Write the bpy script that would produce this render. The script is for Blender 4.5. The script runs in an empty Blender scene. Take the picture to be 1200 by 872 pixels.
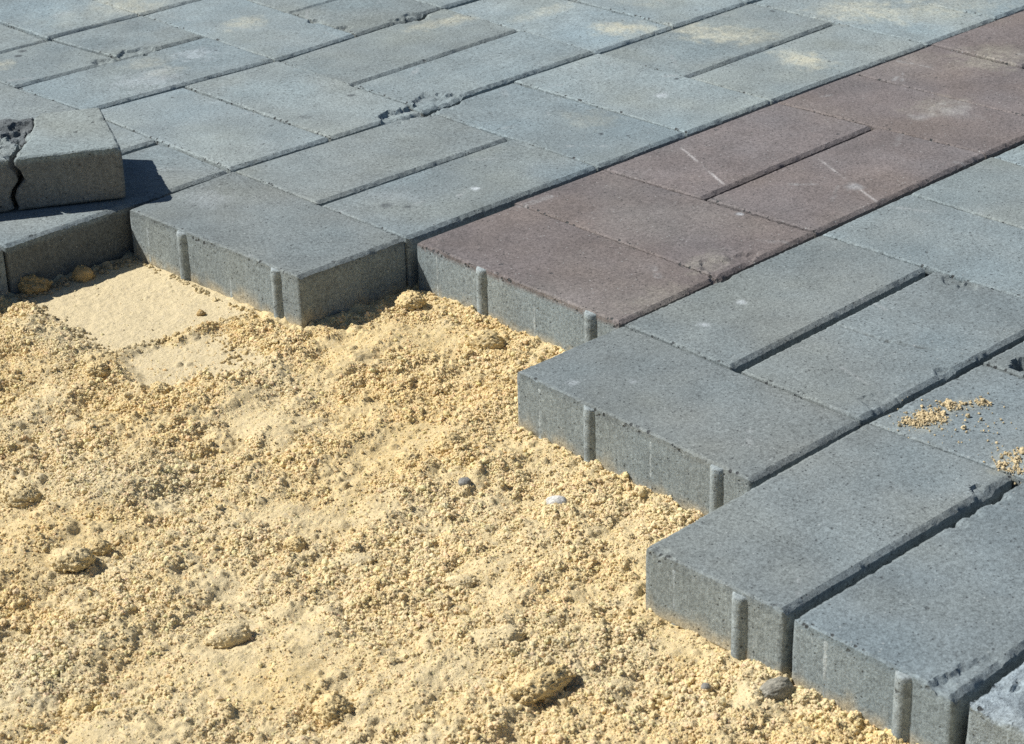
import bpy, math, random
import numpy as np

# ------------------------------------------------------------------ camera, sky, sun, exposure
scene = bpy.context.scene
S = 0.102                                   # laying pitch of one paver width, metres

cam_data = bpy.data.cameras.new("camera")
cam = bpy.data.objects.new("camera", cam_data)
scene.collection.objects.link(cam)
from mathutils import Matrix, Vector
right = Vector((0.7151649, -0.6985067, -0.0250504))
up = Vector((0.3196329, 0.2949625, 0.9004621))
back = Vector((-0.6215899, -0.6519858, 0.4342125))
m = Matrix((right, up, back)).transposed().to_4x4()
m.translation = Vector((-0.9420, -1.2930, 0.5874))
cam.matrix_world = m
cam_data.sensor_width = 36.0
cam_data.lens = 36.0 * 2562.76 / 1200.0
cam_data.clip_start = 0.05
cam_data.clip_end = 500.0
cam_data.dof.use_dof = True
cam_data.dof.focus_distance = 1.50
cam_data.dof.aperture_fstop = 40.0
scene.camera = cam

SUN_DIR = Vector((0.55, -0.74, -1.0)).normalized()      # the way the light travels
sun_el = math.asin(-SUN_DIR.z)
sun_az = math.atan2(-SUN_DIR.x, -SUN_DIR.y)             # clockwise from +Y
world = bpy.data.worlds.new("World")
scene.world = world
world.use_nodes = True
wn = world.node_tree.nodes
bg = wn["Background"]
sky = wn.new("ShaderNodeTexSky")
sky.sky_type = 'NISHITA'
sky.sun_disc = False
sky.sun_elevation = sun_el
sky.sun_rotation = sun_az
sky.dust_density = 0.4
sky.ozone_density = 2.5
world.node_tree.links.new(sky.outputs[0], bg.inputs[0])
bg.inputs[1].default_value = 0.05

sun_data = bpy.data.lights.new("sun", 'SUN')
sun_data.energy = 5.0
sun_data.angle = math.radians(0.53)
sun_data.color = (1.0, 0.955, 0.88)
sun = bpy.data.objects.new("sun", sun_data)
sun.rotation_euler = SUN_DIR.to_track_quat('-Z', 'Y').to_euler()
sun.location = (-1, 2, 3)
scene.collection.objects.link(sun)

scene.view_settings.view_transform = 'Standard'
scene.view_settings.look = 'None'
scene.view_settings.exposure = 0.38
scene.view_settings.gamma = 1.0
scene.view_settings.use_curve_mapping = False
scene.cycles.use_denoising = False

# ------------------------------------------------------------------ helpers
col = scene.collection
rng = np.random.default_rng(7)


def hash2(ix, iy, seed):
    h = (ix.astype(np.int64) * 374761393 + iy.astype(np.int64) * 668265263 + seed * 144665) & 0xFFFFFFFF
    h = ((h ^ (h >> 13)) * 1274126177) & 0xFFFFFFFF
    h = ((h ^ (h >> 16)) * 2246822519) & 0xFFFFFFFF
    return ((h ^ (h >> 15)) & 0xFFFFFF) / float(0xFFFFFF)


def vn(x, y, seed=0):
    """smooth value noise, -1..1"""
    x = np.asarray(x, float); y = np.asarray(y, float)
    ix = np.floor(x); iy = np.floor(y)
    fx = x - ix; fy = y - iy
    fx = fx * fx * fx * (fx * (fx * 6 - 15) + 10); fy = fy * fy * fy * (fy * (fy * 6 - 15) + 10)
    a = hash2(ix, iy, seed); b = hash2(ix + 1, iy, seed)
    c = hash2(ix, iy + 1, seed); d = hash2(ix + 1, iy + 1, seed)
    return ((a + (b - a) * fx) * (1 - fy) + (c + (d - c) * fx) * fy) * 2 - 1


def fbm(x, y, seed=0, octs=4, gain=0.5):
    s = 0; a = 1.0; t = 0
    for o in range(octs):
        ca, sa = math.cos(o * 1.1 + .4), math.sin(o * 1.1 + .4)
        s = s + a * vn((x * ca - y * sa) * 2 ** o, (x * sa + y * ca) * 2 ** o, seed + o * 17)
        t += a; a *= gain
    return s / t


def sstep(e0, e1, x):
    t = np.clip((x - e0) / (e1 - e0), 0, 1)
    return t * t * (3 - 2 * t)


def mesh_object(name, verts, faces_flat, loop_starts, tint, mat, parent=None, smooth=True, origin=None, wear=None, sharp=None):
    verts = np.asarray(verts, np.float32)
    if origin is None:
        origin = np.zeros(3)
    me = bpy.data.meshes.new(name)
    nf = len(loop_starts)
    me.vertices.add(len(verts)); me.loops.add(len(faces_flat)); me.polygons.add(nf)
    me.vertices.foreach_set("co", (verts - np.asarray(origin, np.float32)).ravel())
    me.loops.foreach_set("vertex_index", np.asarray(faces_flat, np.int32))
    me.polygons.foreach_set("loop_start", np.asarray(loop_starts, np.int32))
    me.update(calc_edges=True)
    me.validate()
    if smooth:
        me.polygons.foreach_set("use_smooth", np.ones(len(me.polygons), bool))
    if tint is not None:
        at = me.color_attributes.new("tint", 'FLOAT_COLOR', 'POINT')
        rgba = np.ones((len(verts), 4), np.float32); rgba[:, :3] = tint
        at.data.foreach_set("color", rgba.ravel())
    if wear is not None:
        at = me.attributes.new("wear", 'FLOAT', 'POINT'); at.data.foreach_set("value", np.asarray(wear, np.float32))
    if sharp: me.set_sharp_from_angle(angle=sharp)
    me.materials.append(mat)
    ob = bpy.data.objects.new(name, me)
    ob.location = origin
    col.objects.link(ob)
    if parent is not None:
        ob.parent = parent
        ob.matrix_parent_inverse = Matrix.Translation(parent.location).inverted()
    return ob


def quads(q):
    q = np.asarray(q, np.int32).reshape(-1, 4)
    return q.ravel(), np.arange(len(q)) * 4


def mixed(q, t):
    q = np.asarray(q, np.int32).reshape(-1, 4); t = np.asarray(t, np.int32).reshape(-1, 3)
    return (np.concatenate([q.ravel(), t.ravel()]),
            np.concatenate([np.arange(len(q)) * 4, len(q) * 4 + np.arange(len(t)) * 3]))


def tag(o, label, cat=None, group=None, kind=None):
    o["label"] = label
    if cat: o["category"] = cat
    if group: o["group"] = group
    if kind: o["kind"] = kind
    return o


# ------------------------------------------------------------------ materials
def nodes_of(mat):
    mat.use_nodes = True
    nt = mat.node_tree
    return nt, nt.nodes, nt.links


def math_node(nt, op, a, b=None, clamp=False):
    n = nt.nodes.new("ShaderNodeMath"); n.operation = op; n.use_clamp = clamp
    for i, v in enumerate((a, b)):
        if v is None: continue
        if isinstance(v, (int, float)): n.inputs[i].default_value = v
        else: nt.links.new(v, n.inputs[i])
    return n.outputs[0]


def ramp(nt, v, lo, hi, a=0.0, b=1.0):
    n = nt.nodes.new("ShaderNodeMapRange"); n.interpolation_type = 'SMOOTHSTEP'
    nt.links.new(v, n.inputs[0])
    n.inputs[1].default_value = lo; n.inputs[2].default_value = hi
    n.inputs[3].default_value = a; n.inputs[4].default_value = b
    return n.outputs[0]


def noise(nt, vec, scale, detail=3, rough=0.6):
    n = nt.nodes.new("ShaderNodeTexNoise"); n.inputs["Scale"].default_value = scale
    n.inputs["Detail"].default_value = detail; n.inputs["Roughness"].default_value = rough
    nt.links.new(vec, n.inputs["Vector"])
    return n.outputs[0]


def voronoi(nt, vec, scale, rnd=1.0):
    n = nt.nodes.new("ShaderNodeTexVoronoi"); n.inputs["Scale"].default_value = scale
    n.inputs["Randomness"].default_value = rnd
    nt.links.new(vec, n.inputs["Vector"])
    return n


def mul_color(nt, c, f):
    n = nt.nodes.new("ShaderNodeVectorMath"); n.operation = 'SCALE'
    nt.links.new(c, n.inputs[0]); nt.links.new(f, n.inputs["Scale"])
    return n.outputs[0]


def mix_color(nt, fac, a, b):
    n = nt.nodes.new("ShaderNodeMix"); n.data_type = 'RGBA'
    nt.links.new(fac, n.inputs[0])
    nt.links.new(a, n.inputs[6])
    if isinstance(b, tuple): n.inputs[7].default_value = (*b, 1)
    else: nt.links.new(b, n.inputs[7])
    return n.outputs[2]


def concrete(name, red=False, rough_break=False):
    mat = bpy.data.materials.new(name)
    nt, N, L = nodes_of(mat)
    bsdf = N["Principled BSDF"]
    geo = N.new("ShaderNodeNewGeometry")
    pos = geo.outputs["Position"]
    at = N.new("ShaderNodeAttribute"); at.attribute_name = "tint"
    base = at.outputs["Color"]
    sep = N.new("ShaderNodeSeparateXYZ"); L.new(geo.outputs["Normal"], sep.inputs[0])
    side = ramp(nt, math_node(nt, 'ABSOLUTE', sep.outputs[2]), 0.35, 0.65, 1.0, 0.0)
    # fine sandy grain of pressed concrete
    g1 = noise(nt, pos, 1100, 3, 0.7)
    g2 = noise(nt, pos, 330, 3, 0.6)
    g3 = noise(nt, pos, 38, 4, 0.6)
    g4 = noise(nt, pos, 640, 2, 0.6)
    f = math_node(nt, 'ADD', math_node(nt, 'MULTIPLY', g1, 1.7), math_node(nt, 'MULTIPLY', g2, 1.0))
    f = math_node(nt, 'ADD', f, math_node(nt, 'MULTIPLY', g4, 1.1))
    f = math_node(nt, 'ADD', f, math_node(nt, 'MULTIPLY', g3, 0.5))
    f = math_node(nt, 'SUBTRACT', f, 1.15)
    c = mul_color(nt, base, f)
    # light grains
    v = voronoi(nt, pos, 420)
    vr = N.new("ShaderNodeSeparateColor"); L.new(v.outputs["Color"], vr.inputs[0])
    grain = math_node(nt, 'MULTIPLY', ramp(nt, v.outputs["Distance"], 0.14, 0.30, 1, 0),
                      ramp(nt, vr.outputs[0], 0.93, 0.95))
    c = mix_color(nt, math_node(nt, 'MULTIPLY', grain, 0.55), c, (0.40, 0.43, 0.43))
    # open pores, thick along the worn edge
    wr = N.new("ShaderNodeAttribute"); wr.attribute_name = "wear"
    p = voronoi(nt, pos, 300)
    pr = N.new("ShaderNodeSeparateColor"); L.new(p.outputs["Color"], pr.inputs[0])
    warp = math_node(nt, 'ADD', p.outputs["Distance"], math_node(nt, 'MULTIPLY', math_node(nt, 'SUBTRACT', g2, 0.5), 0.5))
    pore = math_node(nt, 'MULTIPLY', ramp(nt, warp, 0.10, 0.22, 1, 0), ramp(nt, math_node(nt, 'ADD', pr.outputs[1], math_node(nt, 'MULTIPLY', wr.outputs["Fac"], 0.62)), 0.62, 0.72))
    p3 = voronoi(nt, pos, 250)
    p3r = N.new("ShaderNodeSeparateColor"); L.new(p3.outputs["Color"], p3r.inputs[0])
    warp3 = math_node(nt, 'ADD', p3.outputs["Distance"], math_node(nt, 'MULTIPLY', math_node(nt, 'SUBTRACT', g2, 0.5), 0.6))
    edge = math_node(nt, 'MULTIPLY', ramp(nt, warp3, 0.22, 0.36, 1, 0), ramp(nt, p3r.outputs[0], 0.22, 0.30))
    edge = math_node(nt, 'MULTIPLY', edge, ramp(nt, wr.outputs["Fac"], 0.25, 0.7))
    p2 = voronoi(nt, pos, 34)
    p2r = N.new("ShaderNodeSeparateColor"); L.new(p2.outputs["Color"], p2r.inputs[0])
    warp2 = math_node(nt, 'ADD', p2.outputs["Distance"], math_node(nt, 'MULTIPLY', math_node(nt, 'SUBTRACT', g2, 0.5), 0.14))
    pore2 = math_node(nt, 'MULTIPLY', ramp(nt, warp2, 0.03, 0.065, 1, 0), ramp(nt, p2r.outputs[0], 0.45, 0.5))
    # vertical drag marks on the moulded sides
    mp = N.new("ShaderNodeMapping"); mp.inputs["Scale"].default_value = (1, 1, 0.06)
    L.new(pos, mp.inputs["Vector"])
    st = noise(nt, mp.outputs[0], 420, 3, 0.7)
    stf = math_node(nt, 'ADD', math_node(nt, 'MULTIPLY', math_node(nt, 'MULTIPLY', math_node(nt, 'SUBTRACT', st, 0.5), 0.38), side), 1.0)
    c = mul_color(nt, c, stf)
    holes = math_node(nt, 'MAXIMUM', math_node(nt, 'MAXIMUM', pore, pore2), math_node(nt, 'MULTIPLY', edge, 1.45))
    c = mix_color(nt, math_node(nt, 'MULTIPLY', holes, 0.68, True), c, (0.040, 0.045, 0.048))
    L.new(c, bsdf.inputs["Base Color"])
    bsdf.inputs["Roughness"].default_value = 0.82
    bsdf.inputs["Specular IOR Level"].default_value = 0.3
    hgt = math_node(nt, 'ADD', math_node(nt, 'MULTIPLY', g1, 0.45), math_node(nt, 'MULTIPLY', g2, 0.55))
    hgt = math_node(nt, 'SUBTRACT', hgt, math_node(nt, 'MULTIPLY', holes, 0.9))
    hgt = math_node(nt, 'ADD', hgt, math_node(nt, 'MULTIPLY', math_node(nt, 'MULTIPLY', st, side), 0.4))
    bp = N.new("ShaderNodeBump"); bp.inputs["Strength"].default_value = 0.9 if rough_break else 0.6
    bp.inputs["Distance"].default_value = 0.0018 if rough_break else 0.0011
    L.new(hgt, bp.inputs["Height"])
    L.new(bp.outputs[0], bsdf.inputs["Normal"])
    return mat


def sandy(name, bump=0.0009, spec=0.25, instanced=False):
    mat = bpy.data.materials.new(name)
    nt, N, L = nodes_of(mat)
    bsdf = N["Principled BSDF"]
    geo = N.new("ShaderNodeNewGeometry"); pos = geo.outputs["Position"]
    at = N.new("ShaderNodeAttribute"); at.attribute_name = "tint"
    if instanced: at.attribute_type = 'INSTANCER'
    g1 = noise(nt, pos, 1500, 3, 0.7)
    g2 = noise(nt, pos, 420, 3, 0.6)
    f = math_node(nt, 'ADD', math_node(nt, 'MULTIPLY', g1, 0.8), math_node(nt, 'MULTIPLY', g2, 0.35))
    f = math_node(nt, 'ADD', f, 0.425)
    c = mul_color(nt, at.outputs["Color"], f)
    v = voronoi(nt, pos, 800)
    vr = N.new("ShaderNodeSeparateColor"); L.new(v.outputs["Color"], vr.inputs[0])
    pale = math_node(nt, 'MULTIPLY', ramp(nt, vr.outputs[0], 0.88, 0.92), 0.15 if instanced else 0.4)
    c = mix_color(nt, pale, c, (0.56, 0.49, 0.36))
    dark = math_node(nt, 'MULTIPLY', ramp(nt, vr.outputs[1], 0.93, 0.95), 0.0 if instanced else 0.22)
    c = mix_color(nt, dark, c, (0.17, 0.13, 0.08))
    L.new(c, bsdf.inputs["Base Color"])
    bsdf.inputs["Roughness"].default_value = 0.9
    bsdf.inputs["Specular IOR Level"].default_value = spec
    hgt = math_node(nt, 'ADD', math_node(nt, 'MULTIPLY', g1, 0.5), math_node(nt, 'MULTIPLY', g2, 0.6))
    bp = N.new("ShaderNodeBump"); bp.inputs["Strength"].default_value = 0.8
    bp.inputs["Distance"].default_value = bump
    L.new(hgt, bp.inputs["Height"]); L.new(bp.outputs[0], bsdf.inputs["Normal"])
    if instanced:                           # quartz grains let some light through
        tr = N.new("ShaderNodeBsdfTranslucent"); L.new(mix_color(nt, math_node(nt, 'ADD', 0.35, 0.0), c, (0.85, 0.58, 0.22)), tr.inputs["Color"])
        mx = N.new("ShaderNodeMixShader"); mx.inputs[0].default_value = 0.12
        L.new(bsdf.outputs[0], mx.inputs[1]); L.new(tr.outputs[0], mx.inputs[2])
        L.new(mx.outputs[0], N["Material Output"].inputs["Surface"])
    return mat


M_GREY = concrete("grey_concrete")
M_RED = concrete("red_faced_concrete")
M_BROKEN = concrete("broken_concrete", rough_break=True)
M_SAND = sandy("yellow_sand", bump=0.0016)
M_STONE = concrete("pebble_stone")
M_CLOD = sandy("sand_clod", bump=0.0013)

# ------------------------------------------------------------------ ground far around
gs = 60.0
g = np.array([(-gs, -gs, -0.060), (gs, -gs, -0.060), (gs, gs, -0.060), (-gs, gs, -0.060)])
ground = mesh_object("ground", g, *quads([[0, 1, 2, 3]]), np.tile((0.40, 0.31, 0.17), (4, 1)), M_SAND)
tag(ground, "sandy soil reaching out around the paving works", kind="structure")

# ------------------------------------------------------------------ laying grid (surveyed joint crossings, metres)
NODES = {
(0,0):(0.0028,0.0059),(-1,0):(-0.1002,-0.0003),(-1,2):(-0.0954,-0.1910),(0,2):(0.0017,-0.1997),(0,1):(0.0029,-0.0992),(1,2):(0.1027,-0.2075),(2,2):(0.1965,-0.2021),(0,4):(-0.0030,-0.4108),(-1,4):(-0.0991,-0.4097),(1,4):(0.0963,-0.4016),(0,5):(0.0002,-0.5101),(0,6):(-0.0067,-0.6100),(-1,6):(-0.1080,-0.6100),(-2,6):(-0.2036,-0.6137),(-2,7):(-0.2030,-0.7127),(-2,8):(-0.2051,-0.8170),(1,0):(0.1020,0.0042),(1,-2):(0.1016,0.2016),(2,-2):(0.2008,0.1932),(2,-1):(0.2008,0.0924),(2,0):(0.1989,0.0002),(4,-1):(0.3993,0.0992),(2,1):(0.1923,-0.1033),(3,2):(0.2998,-0.2015),(3,0):(0.2989,-0.0087),(4,0):(0.4044,-0.0003),(4,1):(0.4102,-0.1057),(4,2):(0.4059,-0.2013),(6,1):(0.6140,-0.1019),(5,2):(0.5073,-0.2075),(6,2):(0.6164,-0.2035),(7,2):(0.7240,-0.2043),(4,3):(0.4140,-0.3011),(4,4):(0.4213,-0.4057),(3,4):(0.3086,-0.4106),(2,4):(0.2037,-0.4085),(2,5):(0.2052,-0.5059),(2,3):(0.2105,-0.3040),(1,6):(0.1064,-0.6163),(0,7):(-0.0051,-0.7143),(5,0):(0.5083,-0.0003),(0,-2):(0.0124,0.2090),(0,-3):(0.0103,0.3095),(2,-3):(0.1993,0.3033),(2,-4):(0.2057,0.4080),(3,-2):(0.2985,0.2017)}


def raw_node(u, v):
    ideal = np.array([u * S, -v * S])
    if (u, v) in NODES:
        d = np.array(NODES[(u, v)]) - ideal
        return ideal + np.clip(d, -0.007, 0.007)
    j = np.array([hash2(np.array(u * 7 + 90), np.array(v * 5 + 70), 3), hash2(np.array(u * 7 + 90), np.array(v * 5 + 70), 9)]) - .5
    return ideal + j * 0.003


def node(u, v):
    """joint crossing; one in the middle of a long paver edge lies on that edge"""
    p = raw_node(u, v)
    if u < 0: return p
    if v % 2 and not u % 2:
        p[0] = .5 * (raw_node(u, v - 1)[0] + raw_node(u, v + 1)[0])
    elif u % 2 and not v % 2:
        p[1] = .5 * (raw_node(u - 1, v)[1] + raw_node(u + 1, v)[1])
    return p


T = 0.0405          # paver thickness

# dust, scratches and chipped places: x, y, radius along joints, radius across, strength
SAND_DUST = [(0.2511,0.3089,.030,.022,.55),(0.1170,0.2778,.03,.02,.25),(0.1150,0.2433,.025,.015,.25),(0.3604,0.1745,.035,.016,.45),(0.3897,0.1655,.03,.014,.55),
             (0.4679,0.1258,.05,.016,.40),(0.4662,0.0361,.024,.034,.75),(0.4829,0.0250,.02,.03,.7),(0.5117,-0.0324,.03,.045,.7),(0.5304,-0.0619,.03,.04,.5),
             (0.5080,-0.1580,.026,.026,.85),(0.5116,-0.1362,.02,.03,.5),(0.6574,-0.0938,.05,.05,.6),(0.6789,-0.1313,.05,.05,.35),(0.2708,-0.1194,.03,.03,.2),
             (0.4825,-0.3108,.04,.03,.2),(0.2180,0.4462,.04,.05,.5),(0.0304,0.3767,.018,.02,.55),(0.15,0.44,.06,.05,.25),(0.62,-.27,.05,.04,.3),(0.74,-.15,.06,.06,.3),
             (0.11,-0.385,.025,.018,.22),(0.02,-.637,.022,.014,.35),(0.05,-.64,.016,.010,.25),(0.006,-.703,.018,.014,.35),(0.045,-.40,.04,.02,.15),(0.57,0.08,.05,.03,.3)]
WHITE = [(0.0759,-0.4468,.0045,.5),(0.0314,-0.4522,.0045,.6),(0.3543,-0.1229,.008,.6),(0.1014,-0.1642,.004,.9),(0.1957,-0.3437,.003,.6),(0.4829,-0.3273,.022,.16),
         (0.2906,-0.3722,.008,.35),(0.455,-0.315,.01,.2),(0.165,0.265,.02,.35),(0.09,0.235,.03,.25),(0.05,-.13,.02,.12),(-.05,-.03,.02,.2),(-.085,-.45,.004,.5),(-.06,-.475,.003,.5)]
DARK = [(0.0341,-0.1390,.006,.55),(0.0428,-0.1539,.005,.75),(0.1820,0.0726,.005,.8),(0.0887,0.0639,.002,.8),(0.1821,0.2602,.002,.9),(0.2291,0.3218,.002,.9),
        (0.1940,0.4389,.003,.9),(0.0655,0.3938,.004,.8),(0.055,0.385,.004,.8),(0.2519,-0.1507,.0025,.9),(0.3948,-0.1039,.0025,.9),(0.5594,0.0198,.003,.9),(0.6038,-0.0360,.003,.9),(0.12,0.06,.006,.3)]
SCRATCH = [((0.2721,-0.2180),(0.2334,-0.2951)), ((0.3210,-0.3160),(0.2784,-0.4026))]
# x, y, radius, depth
CHIPS = [(0.1743,0.0068,.016,.006),(0.195,0.003,.018,.006),(0.2198,0.0065,.020,.0055),(0.235,0.004,.012,.004),(0.3739,0.2018,.014,.005),(0.355,0.202,.01,.004),
         (0.1103,-0.3894,.010,.0025),(0.1357,-0.3981,.012,.0030),(-0.0298,-0.7139,.011,.005),(-0.0683,-0.7175,.006,.0045),(-0.052,-0.7165,.007,.003),
         (-0.1978,-0.8090,.012,.0045),(-0.1836,-0.8110,.012,.0040),(-.170,-.812,.008,.003),(0.1974,-0.5297,.008,.004),(0.196,-.541,.007,.003),(0.1261,0.3096,.014,.005),(0.143,0.309,.01,.004),
         (0.3013,0.2635,.008,.004),(0.3045,0.2267,.008,.004),(0.0964,0.3142,.009,.004),(0.005,-0.2163,.010,.0015),(0.0789,-0.6059,.007,.003),(0.02,-.606,.014,.0025),
         (0.1222,-0.6317,.0065,.012),(0.1170,-0.6360,.006,.012),(-.2,-.625,.005,.002),(.0965,-.4095,.008,.003)]
GROOVE = [((0.0890, -0.5110), (0.0908, -0.5534)), ((0.0908, -0.5534), (0.1011, -0.5850))]


_r = np.random.default_rng(99)
SCUFFS = []
for _ in range(110):
    a_ = _r.uniform(0, math.pi); l_ = _r.uniform(.006, .035)
    SCUFFS.append((_r.uniform(-.2, .8), _r.uniform(-.85, .5), math.cos(a_) * l_, math.sin(a_) * l_, _r.uniform(.0012, .004), _r.uniform(.12, .4)))


def paver_tint(X, Y, base, seed, stains=True):
    c = np.tile(np.asarray(base, float), (len(X), 1))
    lo = fbm(X * 22 + seed, Y * 22, 31 + seed % 50, 4)
    c *= (1 + 0.17 * lo)[:, None]
    warm = fbm(X * 16, Y * 16 + seed * .3, 77, 3)
    c *= 1 + np.outer(np.clip(warm, 0, 1), (0.07, 0.02, -0.06))
    c *= 1 + np.outer(np.clip(-warm, 0, 1), (-0.07, 0.0, 0.05))
    if stains:
        n = fbm(X * 120, Y * 120, 5, 4); n2 = fbm(X * 420, Y * 420, 8, 2)
        for (sx, sy, rx, ry, w) in SAND_DUST:
            d = np.sqrt(((X - sx) / rx) ** 2 + ((Y - sy) / ry) ** 2)
            k = np.clip(sstep(1.1, 0.1, d + n * .55) * w * (0.75 + .5 * n2), 0, 1)[:, None]
            c = c * (1 - k) + k * np.array((0.44, 0.435, 0.345))
        film = np.clip(fbm(X * 9 + 5, Y * 9, 83, 4) * 1.1 + .15 * n, 0, 1)[:, None] * .22
        c = c * (1 - film) + film * np.array((0.27, 0.275, 0.25))
        for (ax_, ay_, dx_, dy_, wd, st_) in SCUFFS:
            ll = dx_ * dx_ + dy_ * dy_
            t = ((X - ax_) * dx_ + (Y - ay_) * dy_) / ll
            near = (t > -.2) & (t < 1.2)
            if not near.any(): continue
            tc = np.clip(t, 0, 1)
            d = np.hypot(X - ax_ - tc * dx_, Y - ay_ - tc * dy_)
            k = (sstep(wd, wd * .2, d + n * wd * .5) * st_ * np.clip(.6 + n2, 0, 1))[:, None]
            c = c * (1 - k) + k * np.array((0.36, 0.38, 0.39))
        for (sx, sy, r, w) in WHITE:
            d = np.hypot(X - sx, Y - sy) / r
            k = np.clip(sstep(1.3, 0.0, d + n * .9) * w * .8, 0, 1)[:, None]
            c = c * (1 - k) + k * np.array((0.50, 0.55, 0.59))
        for (sx, sy, r, w) in DARK:
            d = np.hypot(X - sx, Y - sy) / r
            k = np.clip(sstep(1.1, 0.4, d + n * .5) * w, 0, 1)[:, None]
            c = c * (1 - k) + k * np.array((0.035, 0.042, 0.05))
        for (a, b) in SCRATCH:
            a = np.array(a); b = np.array(b); ab = b - a
            t = np.clip(((X - a[0]) * ab[0] + (Y - a[1]) * ab[1]) / (ab @ ab), 0, 1)
            d = np.hypot(X - a[0] - t * ab[0], Y - a[1] - t * ab[1])
            k = (sstep(.0016, .0005, d) * np.clip(.5 + .7 * n + .3 * np.sin(t * 9), 0, 1) * .62)[:, None]
            c = c * (1 - k) + k * np.array((0.45, 0.44, 0.44))
        for (a, b) in GROOVE:
            a = np.array(a); b = np.array(b); ab = b - a
            t = np.clip(((X - a[0]) * ab[0] + (Y - a[1]) * ab[1]) / (ab @ ab), 0, 1)
            d = np.hypot(X - a[0] - t * ab[0], Y - a[1] - t * ab[1])
            k = (sstep(.0022, .0006, d + .0006 * n) * np.clip(.45 + 1.2 * n2, 0, 1) * .75)[:, None]
            c = c * (1 - k) + k * np.array((0.05, 0.055, 0.055))
    return c


def edge_lines(length, res, e):
    e = list(e)
    n = max(2, int(round((length - 2 * e[-1]) / res)))
    mid = np.linspace(e[-1], length - e[-1], n + 1)
    return np.concatenate([e[:-1], mid, [length - x for x in reversed(e[:-1])]]) / length


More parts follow.
